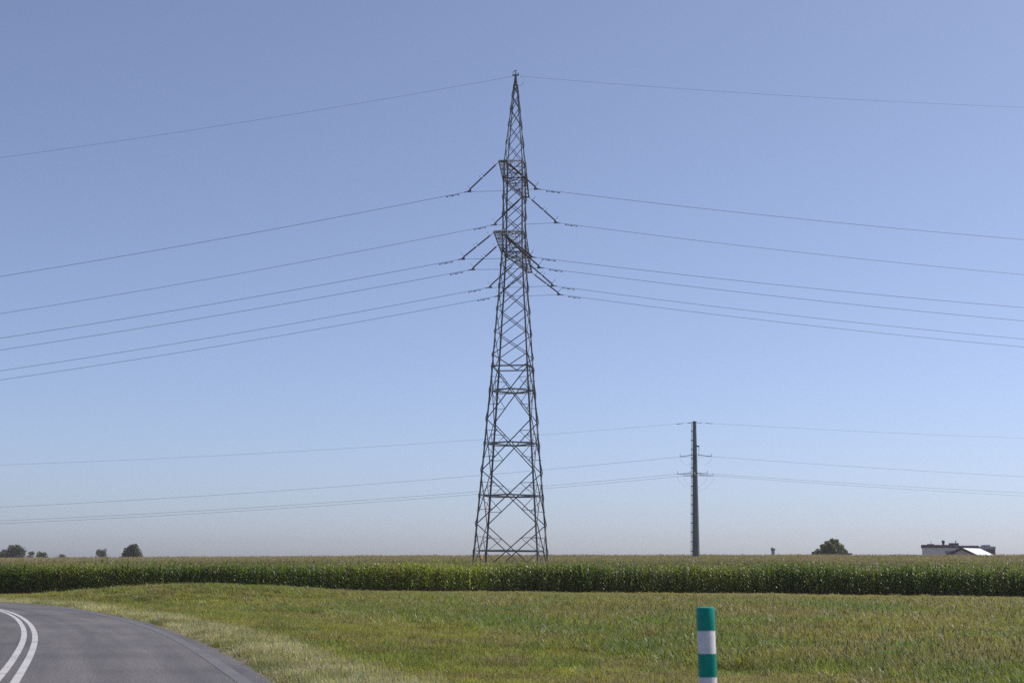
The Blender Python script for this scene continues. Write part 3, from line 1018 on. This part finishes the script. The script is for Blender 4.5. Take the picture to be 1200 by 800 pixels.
def damper(par, p, d):
    mb = MB()
    c = p+Vector((0, 0, -0.10))
    mb.rod(c-d*0.26, c+d*0.26, 0.015, 4)
    mb.rod(c-d*0.30, c-d*0.14, 0.045, 6); mb.rod(c+d*0.14, c+d*0.30, 0.045, 6)
    mb.bar(c, p, 0.04)
    mb.build('vibration_damper', M['wire'], par)
for v, za, u0_, zc, pl, pr_, words in WIRES:
    if u0_ is None:
        s = hw(Z_LB); u0_ = s+(TIPW_L-s)*((abs(v)-s)/(LO_L-s))
    for side in (-1, 1): string(side, v, za-0.08, u0_, U_CL, zc)
    cl_, cr_ = wpt(-U_CL, v, zc), wpt(U_CL, v, zc)
    L_, sl_ = span(cl_, hdir(1.5, -1), 0, pl)
    R_, sr_ = span(cr_, hdir(2.5, 1), 1200, pr_)
    mb = MB()
    mb.tube(L_[::-1]+[wpt(0, v, zc-0.05)]+R_, 0.0165, 5)
    c = mb.build('power_cable', M['wire'], None)
    tag(c, words, 'power line', 'conductors of the lattice pylon')
    for pts, sl in ((L_, sl_), (R_, sr_)):
        d = (pts[1]-pts[0]).normalized()
        for q in (1.0, 1.55): damper(c, pts[0]+d*q*1.0, d)
# earth wire
ew = wpt(0, 0, Hy(89))
L_, s1 = span(ew, hdir(1.5, -1), 0, 186.0); R_, s2 = span(ew, hdir(2.5, 1), 1200, 126.0)
mb = MB(); mb.tube(L_[::-1]+R_[1:], 0.010, 5)
c = mb.build('earth_wire', M['wire'], None)
tag(c, 'thin single wire running to the very tip of the lattice pylon', 'power line')
mb = MB()
dd = hdir(2.5, 1)
mb.tube([ew+dd*0.4, ew+dd*0.75+Vector((0, 0, -0.25)), ew+dd*0.72+Vector((0, 0, -0.7)), ew+dd*0.4+Vector((0, 0, -0.95)), ew+dd*0.12+Vector((0, 0, -0.9))], 0.013, 4)
mb.build('jumper_loop', M['wire'], c)

# ------------------------------------------------------------------ tubular steel pole
PD = 250.0
pb = on_y(815.6, 648, PD); pt = on_y(813.6, 494, PD)
pg = float(ground_z(np.array([pb.x]), np.array([PD]))[0])
pole = empty('power_pole', (pb.x, PD, pg-0.05))
tag(pole, 'grey tapered tubular steel power pole with a ladder behind the corn', 'power pole')
PXM = 1650/PD
def pz(py): return on_y(815, py, PD).z-(pg-0.05)
hgt = pt.z-(pg-0.05)
r_b, r_t = 8.9/PXM/2, 4.0/PXM/2
def prad(z): return r_b+(r_t-r_b)*z/hgt
mb = MB(); mb.lathe((0, 0, 0), (0, 0, hgt), [(0, r_b), (0.34, prad(hgt*.34)), (0.341, prad(hgt*.34)*1.02), (0.36, prad(hgt*.36)*1.02), (0.361, prad(hgt*.36)), (0.7, prad(hgt*.7)), (1, r_t)], 14)
mb.build('shaft', M['pole'], pole)
mb = MB(); mb.lathe((0, 0, hgt), (0, 0, hgt+0.12), [(0, r_t*1.15), (0.6, r_t*1.1), (1, r_t*0.3)], 14)
mb.build('cap', M['pole'], pole)
mb = MB()
def lx(z): return -prad(z)-0.28
for dx in (0.0, 0.16):
    mb.bar((lx(1)+dx, -0.1, 0.5), (lx(hgt)+dx, -0.1, hgt), 0.05)
z = 1.0
while z < hgt-0.2:
    mb.bar((lx(z)-0.05, -0.1, z), (lx(z)+0.36, -0.1, z), 0.035); z += 0.4
z = 1.4
while z < hgt-0.4:
    mb.bar((lx(z)-0.04, -0.1, z), (-prad(z)+0.05, -0.05, z), 0.14); z += 1.62
mb.build('ladder', M['steel'], pole)
z_m, z_l = pz(533.2), pz(555.2)
A_OUT = 2.5
def pole_arm(v0, v1, z, x0=0.0, x1=0.0):
    mb = MB()
    mb.bar((x0, v0, z), (x1, v1, z+0.05), 0.22, 0.34); mb.bar((x0, v0, z-0.5), (x1, v1, z-0.02), 0.10)
    mb.build('cross_arm', M['pole'], pole)
AX = 0.24
pole_arm(-0.2, -A_OUT, z_l, 0, -A_OUT*AX); pole_arm(0.2, A_OUT, z_l, 0, A_OUT*AX)
pole_arm(-0.2, -1.3, z_m, 0, -0.1)
mb = MB(); mb.bar((0.1, -0.2, pz(522)), (prad(pz(522))+0.38, -0.2, pz(523)), 0.22); mb.bar((prad(pz(522))+0.34, -0.2, pz(522)), (prad(pz(522))+0.34, -0.2, pz(529)), 0.07)
mb.build('bracket', M['steel'], pole)
def pole_string(a, b):
    mb = MB(); mb.lathe(a, b, [(t, r*0.9) for t, r in IPROF], 6)
    o = mb.build('insulator_string', M['insul'], pole)
    for t in (0.12, 0.9):
        h = MB(); c = Vector(a).lerp(Vector(b), t); h.tube([c, c+Vector((0, 0, 0.3)), c+Vector((0.03, 0, 0.55 if t > .5 else 0.42))], 0.035, 4)
        h.build('arcing_horn', M['steel'], o)
porg = Vector((pb.x, PD, pg-0.05))
PW = [(-1.3, z_m, -0.1, (795.3, 535.2), (835.5, 534.8), 594.3, 558.3, 'upper conductor of the tubular pole'),
      (-A_OUT, z_l, -A_OUT*AX, (792.2, 555.4), (830.5, 554.8), 610.2, 577.2, 'higher of the pair of conductors on the tubular pole\'s low arms'),
      (A_OUT, z_l, A_OUT*AX, (800.2, 557.5), (837.5, 557.3), 613.4, 580.8, 'lower of the pair of conductors on the tubular pole\'s low arms')]
for v, z, x0, lpix, rpix, pl, pr_, words in PW:
    y = PD+v
    l, r_ = on_y(*lpix, y), on_y(*rpix, y)
    za = z+porg.z
    for p, sd in ((l, -1), (r_, 1)):
        a = Vector((x0+sd*0.25, v, z)); b = p-porg
        pole_string(a, b)
    L_, _ = span(l, Vector((-1, 0.0, 0)), 0, pl, 0.00022, 1.5, 24); R_, _ = span(r_, Vector((1, 0.0, 0)), 1200, pr_, 0.00022, 1.8, 24)
    mid = (l+r_)/2; sg_ = 1.75 if v > -2 and v < 0 else 2.6
    loop = [l.lerp(r_, t)+Vector((0, 0, -sg_*(1-(2*t-1)**2)**0.8)) for t in np.linspace(0.02, 0.98, 17)]
    if -2 < v < 0:
        loop = [l.lerp(r_, t)+Vector((0, -0.25*math.sin(math.pi*t), -1.25*abs(math.sin(2*math.pi*t))**0.8-0.3*math.sin(math.pi*t))) for t in np.linspace(0.02, 0.98, 21)]
    mb = MB(); mb.tube(L_[::-1]+R_, 0.018, 4)
    # replace the straight bridge by the drooping jumper
    c = mb.build('power_cable', M['wire'], None)
    tag(c, words, 'power line', 'conductors of the tubular pole')
    j = MB(); j.tube(loop, 0.011, 4); j.build('jumper_loop', M['wire'], c)
et = Vector((pb.x-0.02, PD, pt.z-0.1))
L_, _ = span(et, Vector((-1, 0, 0)), 0, 544.8, 0.00022, 1.5, 24); R_, _ = span(et, Vector((1, 0, 0)), 1200, 513.2, 0.00022, 1.8, 24)
mb = MB(); mb.tube(L_[::-1]+R_[1:], 0.014, 4)
c = mb.build('earth_wire', M['wire'], None)
tag(c, 'thin wire running over the top of the tubular pole', 'power line')
for pts in (L_, R_):
    d = (pts[1]-pts[0]).normalized()
    for q in (0.0, 2.0):
        k = MB(); k.rod(pts[0]+d*q, pts[0]+d*(q+1.2)+Vector((0, 0, -0.06)), 0.05, 5); k.build('wire_clamp', M['wire'], c)

# ------------------------------------------------------------------ marker post
MD = 9.0
ptop = on_y(826.5, 711.2, MD); pbot = on_y(829.8, 801, MD)
ax = (pbot-ptop).normalized()
r_p = 0.5*20.6/1650*MD
gpz = float(ground_z(np.array([ptop.x]), np.array([MD]))[0])
pbase = ptop+ax*((gpz-0.05-ptop.z)/ax.z)
post = empty('marker_post', pbase)
tag(post, 'green and white banded round marker post at the roadside, leaning slightly left', 'marker post')
top_l = ptop-pbase
H = top_l.length
def up_at(s): return top_l*(s/H)
mb = MB()
mb.lathe((0, 0, 0), up_at(H), [(0, r_p), (1-0.008/H, r_p), (1-0.003/H, r_p*0.96), (1, r_p*0.86)], 40)
o = mb.build('post', M['white'], post, smooth=True)
band = 25.9/1650*MD
for k, nm in enumerate(['g', 'w', 'g', 'w', 'g', 'w', 'g']):
    if nm == 'w': continue
    a_, b_ = H-band*(k+1)-0.001, H-band*k
    mb = MB()
    if k == 0:
        mb.lathe(up_at(a_), up_at(b_+0.0015), [(0, r_p*0.9), (0, r_p+0.0012), (0.94, r_p+0.0012), (0.985, r_p*0.97), (1, r_p*0.87)], 40)
    else:
        mb.lathe(up_at(a_), up_at(b_), [(0, r_p*0.98), (0, r_p+0.0012), (1, r_p+0.0012), (1, r_p*0.98)], 40)
    g = mb.build('reflective_band', M['green'], post, smooth=False)
for o_ in list(post.children):
    md = o_.modifiers.new('edge', 'EDGE_SPLIT'); md.split_angle = R(40)
    o_.data.polygons.foreach_set('use_smooth', [True]*len(o_.data.polygons))

# ------------------------------------------------------------------ trees
def tree(cx, top, wpx, D, seed, name, label, leafcol, sq=1.0, lobes=None, dens=1.0, group=None):
    t = on_y(cx, top, D); wpx *= 1.28 if lobes is None else (1.0 if D > 450 else 0.94)
    g = float(ground_z(np.array([t.x]), np.array([D]))[0])
    Ht = t.z-g; Wd = wpx/1650*D
    rs = random.Random(seed)
    o = empty(name, (t.x, D, g-0.05))
    tag(o, label, 'bush' if name == 'bush' else 'tree', group)
    mb = MB()
    tr = max(0.08, Ht*0.022)
    mb.tube([(0, 0, 0), (0.05, 0, Ht*0.25), (-0.05, 0.05, Ht*0.55), (0, 0, Ht*0.8)], [tr*1.3, tr, tr*0.7, tr*0.25], 7)
    for k in range(9):
        a = rs.random()*6.283; h0 = Ht*rs.uniform(0.2, 0.6)
        e = Vector((math.cos(a)*Wd*0.36*rs.uniform(.5, 1), math.sin(a)*Wd*0.36*rs.uniform(.5, 1), h0+Ht*rs.uniform(0.12, 0.28)))
        mb.tube([(0, 0, h0), e*0.5+Vector((0, 0, h0*0.5+0.15)), e], [tr*0.5, tr*0.35, tr*0.12], 5)
    mb.build('trunk', M['bark'], o)
    # crown: leaf clumps spread through lobes
    cl = MB()
    if lobes is None:
        lobes = []
        for k in range(13):
            a = rs.random()*6.283; rr = math.sqrt(rs.random())*0.36
            zz = rs.uniform(0.28, 0.86)
            env = 1-max(0, (zz-0.5)/0.5)**2*0.75
            lobes.append((math.cos(a)*rr*env, math.sin(a)*rr*env, zz, rs.uniform(0.12, 0.19)))
        lobes += [(rs.uniform(-.1, .1), 0, 0.86, 0.14), (rs.uniform(-.12, 0.02), 0.0, 0.6, 0.24), (rs.uniform(0, .12), 0, 0.45, 0.26)]
    nl = int(2600*dens)
    tot = sum(l[3]**2 for l in lobes)
    for (lx_, ly_, lz_, lr_) in lobes:
        for k in range(int(nl*lr_**2/tot)):
            v = Vector((rs.gauss(0, 1), rs.gauss(0, 1), rs.gauss(0, 1))).normalized()
            rad = lr_*(0.55+0.5*rs.random()**0.6)*(1.0+0.22*math.sin(5*v.x+seed)*math.cos(4*v.z+3*v.y))
            c = Vector((lx_*Wd+v.x*rad*Wd, ly_*Wd+v.y*rad*Wd, lz_*Ht+v.z*rad*min(Wd, Ht*1.1)*sq))
            if c.z > Ht: c.z = Ht-rs.random()*0.1*Ht
            if c.z < 0.1: continue
            s = (0.16+0.2*rs.random())*max(0.6, min(1.3, Wd/8))
            n_ = (v+Vector((rs.gauss(0, .6), rs.gauss(0, .6), rs.gauss(0, .6)+.3))).normalized()
            a_ = n_.cross(Vector((rs.random(), rs.random(), rs.random()))).normalized(); b_ = n_.cross(a_)
            cl.poly([c-a_*s, c-b_*s*0.6+n_*s*.2, c+a_*s, c+b_*s*0.6-n_*s*.1])
    cl.build('crown', leafcol, o)
    return o
M['leafL'] = leaf_mat('dark_tree_leaves', 0.6, 0.25, col=(0.07, 0.088, 0.038), var=0.35, spec=0.25)
M['leafR'] = leaf_mat('olive_tree_leaves', 0.55, 0.3, col=(0.13, 0.155, 0.045), var=0.35, spec=0.3)
FG = 'far trees on the left of the horizon'
tree(4, 643, 17, 520, 1, 'deciduous_tree', 'dark tree at the left end of the horizon row, lower than its neighbour', M['leafL'], group=FG)
tree(18.5, 637, 21, 515, 2, 'deciduous_tree', 'tallest dark tree of the cluster at the far left of the horizon', M['leafL'], group=FG)
tree(35.5, 644.5, 12, 530, 3, 'deciduous_tree', 'narrow loose tree right of the tallest tree at far left', M['leafL'], dens=0.6, group=FG)
tree(48, 645.5, 18, 525, 4, 'deciduous_tree', 'round low tree right of the small white shed at far left', M['leafL'], group=FG)
tree(61, 652, 9, 530, 5, 'bush', 'tiny bush just showing over the corn between two round trees', M['leafL'], dens=0.4, group=FG)
tree(72, 648.5, 15, 530, 6, 'deciduous_tree', 'low rounded tree standing alone right of the left cluster', M['leafL'], dens=0.7, group=FG)
tree(121, 641.5, 17, 540, 7, 'deciduous_tree', 'small round pale leaved tree left of the broad dark tree', M['leafL'], dens=0.7, group=FG)
tree(154.5, 635.3, 28, 500, 8, 'deciduous_tree', 'broad dense dark tree standing alone above the corn on the left', M['leafL'], dens=1.6, group=FG,
     lobes=[(-.26, 0, .45, .17), (-.38, 0, .38, .11), (-.12, 0, .62, .22), (.05, 0.1, .7, .22), (.1, -.1, .82, .13), (.2, 0, .6, .2), (.28, .05, .45, .18), (.38, 0, .42, .11), (0, 0, .4, .27), (.15, 0, .9, .07), (-.05, 0, .82, .12)])
tree(107, 653, 7, 540, 11, 'bush', 'tiny bush over the corn left of the small round tree', M['leafL'], dens=0.3, group=FG)
tree(971, 630.5, 49, 400, 9, 'deciduous_tree', 'olive green tree spreading lower to its left, above the corn on the right', M['leafR'], dens=2.2,
     lobes=[(.13, 0, .86, .10), (.20, 0, .93, .045), (.08, 0, .95, .04), (.02, 0, .78, .13), (.22, 0, .72, .13), (.12, 0, .62, .18), (-.08, 0, .66, .13), (-.15, 0, .74, .06), (.36, 0, .56, .08), (.30, 0, .5, .14), (-.22, 0, .52, .12), (-.34, 0, .44, .09), (-.44, 0, .36, .06), (0, .1, .45, .22), (.18, 0, .4, .2), (-.2, 0, .35, .16)])

# ------------------------------------------------------------------ buildings
def gz1(x, y): return float(ground_z(np.array([x]), np.array([float(y)]))[0])
BD = 430.0
def bx(px, py, D): return on_y(px, py, D)
l0 = bx(1081, 640, BD); l1 = bx(1166, 643, BD)
bg_ = gz1((l0.x+l1.x)/2, BD)-0.3
fac = empty('flat_roofed_building', (l0.x, BD, bg_), -R(15.5))
tag(fac, 'pale flat roofed building with dark roof band behind the barn', 'building')
S = BD/1650
def zp(py, px=1120): return bx(px, py, BD).z-bg_
def xp(px): return (px-1081)*S
S *= 0.945
x1, x2 = xp(1147), xp(1166)
mb = MB(); mb.box((0, 0, 0), (x1, 14, zp(641.6))); mb.build('wall', M['render'], fac)
mb = MB(); mb.box((-0.25, -0.3, zp(641.6)), (x1+0.05, 14.2, zp(640.3))); mb.box((-0.3, -0.35, zp(640.3)), (x1*0.55, 14.2, zp(638.3)))
mb.build('roof_band', M['brownband'], fac)
mb = MB(); mb.box((x1*0.2, 0.3, zp(639.9)), (x1+0.02, 13, zp(638.9))); mb.build('roof', M['greymetal'], fac)
mb = MB(); mb.box((x1+0.1, -0.6, zp(643.2)), (x2, 13.6, zp(640))); mb.box((xp(1151), -0.4, zp(640)), (xp(1160), 12, zp(638.2))); mb.build('metal_annex', M['greymetal'], fac)
mb = MB(); mb.box((x1+0.1, -0.3, 0), (x2-0.1, 13.4, zp(643.2))); mb.build('annex_wall', M['brownwall'], fac)
mb = MB(); mb.box((xp(1108), -0.08, zp(649.2)), (xp(1116), 0.05, zp(645.2))); wf = mb.build('window', M['glass'], fac)
mb = MB()
for q in (1108, 1110.6, 1113.3, 1116): mb.box((xp(q)-0.06, -0.14, zp(649.2)), (xp(q)+0.06, -0.09, zp(645.2)))
for q in (649.2, 645.2): mb.box((xp(1108)-0.1, -0.145, zp(q)-0.06), (xp(1116)+0.1, -0.085, zp(q)+0.06))
mb.build('window_frame', M['greymetal'], wf)
mb = MB()
mb.lathe((xp(1105.8), 2, zp(639.2)), (xp(1105.8), 2, zp(632.8)), [(0, .38), (.5, .36), (.55, .5), (.8, .52), (.95, .4), (1, .2)], 10)
mb.build('chimney', M['brick'], fac)
mb = MB(); mb.box((xp(1112.5), 2, zp(639)), (xp(1124), 5, zp(636))); mb.build('rooftop_box', M['brownband'], fac)
mb = MB(); mb.box((xp(1087), 2, zp(638.6)), (xp(1095), 5, zp(637.2))); mb.build('rooftop_box', M['brownwall'], fac)
mb = MB(); mb.rod((xp(1120.7), 3, zp(636.1)), (xp(1120.7), 3, zp(633.3)), 0.12, 6); mb.rod((xp(1120.7), 3, zp(634.4)), (xp(1120.7), 3, zp(633.3)), 0.22, 8); mb.build('vent_pipe', M['steel'], fac)
mb = MB(); mb.rod((xp(1091.5), 3, zp(638)), (xp(1091.5), 3, zp(634)), 0.06, 5); mb.bar((xp(1090.5), 3, zp(635)), (xp(1092.5), 3, zp(635)), 0.05); mb.build('aerial', M['steel'], fac)

# barn with white roof
ND = 375.0
rdg = bx(1127, 642.2, ND)
bng = gz1(rdg.x, ND)-0.3
barn = empty('barn', (rdg.x, ND, bng), -R(48))
tag(barn, 'small beige barn with bright white sheet roof and dark verge boards', 'barn')
hr = rdg.z-bng; wb2 = 4.5; rise = 1.95; he = hr-rise; Lb = 9.0
mb = MB()
mb.v += [(-wb2, 0, 0), (wb2, 0, 0), (wb2, 0, he), (0, 0, hr-0.1), (-wb2, 0, he), (-wb2, Lb, 0), (wb2, Lb, 0), (wb2, Lb, he), (0, Lb, hr-0.1), (-wb2, Lb, he)]
mb.f += [(0, 1, 2, 3, 4), (9, 8, 7, 6, 5), (1, 6, 7, 2), (5, 0, 4, 9)]
mb.build('wall', M['barnwall'], barn)
mb = MB()
ov = 0.35
for sd in (-1, 1):
    ex, ez = sd*(wb2+ov), he-ov*rise/wb2
    a = [(0, -0.25, hr), (ex, -0.25, ez), (ex, Lb+0.25, ez), (0, Lb+0.25, hr)]
    b = [(x, y, z+0.12) for x, y, z in a]
    k = len(mb.v); mb.v += a+b
    for f in ((0, 1, 2, 3), (7, 6, 5, 4), (0, 4, 5, 1), (1, 5, 6, 2), (2, 6, 7, 3), (3, 7, 4, 0)): mb.f.append(tuple(k+i for i in f))
rf = mb.build('roof', M['whiteroof'], barn)
for sd in (-1, 1):
    mb = MB(); ex, ez = sd*(wb2+ov), he-ov*rise/wb2
    mb.bar((0, -0.31, hr+0.03), (ex, -0.31, ez+0.03), 0.10, 0.55); mb.build('verge_board', M['verge'], rf)

# low shed behind the right tree
sd0 = bx(968, 648.6, 385); sd1 = bx(998.5, 648.3, 385)
sg_ = gz1(sd0.x, 385)-0.2
shed = empty('low_shed', (sd0.x, 385, sg_))
tag(shed, 'low shed with a flat dark roof at the foot of the right tree', 'shed')
Ls = sd1.x-sd0.x; hs_ = sd1.z-sg_
mb = MB(); mb.box((0, 0, 0), (Ls-0.4, 3.5, hs_-0.3)); mb.build('wall', M['greymetal'], shed)
mb = MB(); mb.box((-0.2, -0.3, hs_-0.3), (Ls, 3.8, hs_-0.08)); mb.box((Ls*0.6, -0.35, hs_-0.08), (Ls, 3.8, hs_+0.12)); mb.build('roof', M['brownband'], shed)

# small white shed among the left trees
w0 = bx(38, 654.2, 500); wg = gz1(w0.x, 500)-0.1
ws = empty('white_shed', (w0.x, 500, wg))
tag(ws, 'tiny white shed between the trees at the far left', 'shed')
hw_ = bx(39, 653.2, 500).z-wg
mb = MB(); mb.box((0, 0, 0), (1.0, 2.2, hw_-0.15)); mb.build('wall', M['white'], ws)
mb = MB(); k = mb.poly
mb.v += [(-.15, -.15, hw_-.15), (1.15, -.15, hw_-.15), (.5, -.15, hw_+.2), (-.15, 2.35, hw_-.15), (1.15, 2.35, hw_-.15), (.5, 2.35, hw_+.2)]
mb.f += [(0, 1, 2), (5, 4, 3), (1, 4, 5, 2), (0, 2, 5, 3), (0, 3, 4, 1)]
mb.build('roof', M['whiteroof'], ws)

# far water tower
WD = 900.0
wt0 = bx(905.9, 648, WD); wgz = gz1(wt0.x, WD)
wt = empty('water_tower', (wt0.x, WD, wgz))
tag(wt, 'tiny far water tower with dark tank on pale legs above the corn', 'water tower')
def wz(py): return bx(906, py, WD).z-wgz
rw = 2.6/1650*WD
mb = MB(); mb.lathe((0, 0, wz(645)), (0, 0, wz(641.8)), [(0, rw*0.85), (0.1, rw), (0.95, rw), (1, rw*0.9)], 16); mb.build('tank', M['tank'], wt)
mb = MB(); mb.lathe((0, 0, wz(641.8)), (0, 0, wz(640.2)), [(0, rw*0.75), (0.5, rw*0.55), (1, rw*0.15)], 14); mb.build('dome', M['greymetal'], wt)
for k in range(4):
    a = math.pi/4+k*math.pi/2
    mb = MB(); mb.rod((math.cos(a)*rw*1.0, math.sin(a)*rw*1.0, 0), (math.cos(a)*rw*0.7, math.sin(a)*rw*0.7, wz(645)), 0.26, 6); mb.build('leg', M['greymetal'], wt)
mb = MB(); mb.rod((0, 0, 0), (0, 0, wz(645)), 0.35, 8); mb.build('riser_pipe', M['tank'], wt)

# ------------------------------------------------------------------ haze
hm = bpy.data.materials.new('summer_haze')
hm.use_nodes = True
ht = hm.node_tree
for n_ in list(ht.nodes):
    if n_.type != 'OUTPUT_MATERIAL': ht.nodes.remove(n_)
ho = next(n_ for n_ in ht.nodes if n_.type == 'OUTPUT_MATERIAL')
pv = ht.nodes.new('ShaderNodeVolumePrincipled')
pv.inputs['Color'].default_value = (1.0, 0.90, 1.0, 1)
pv.inputs['Density'].default_value = 0.00014
pv.inputs['Anisotropy'].default_value = 0.2
ht.links.new(pv.outputs[0], ho.inputs['Volume'])
lowest = float(GZ.min())
mb = MB(); mb.box((-1400, -100, lowest-1), (1400, 1450, Hy(80)+6))
hz = mb.build('haze', hm)
tag(hz, kind='stuff')
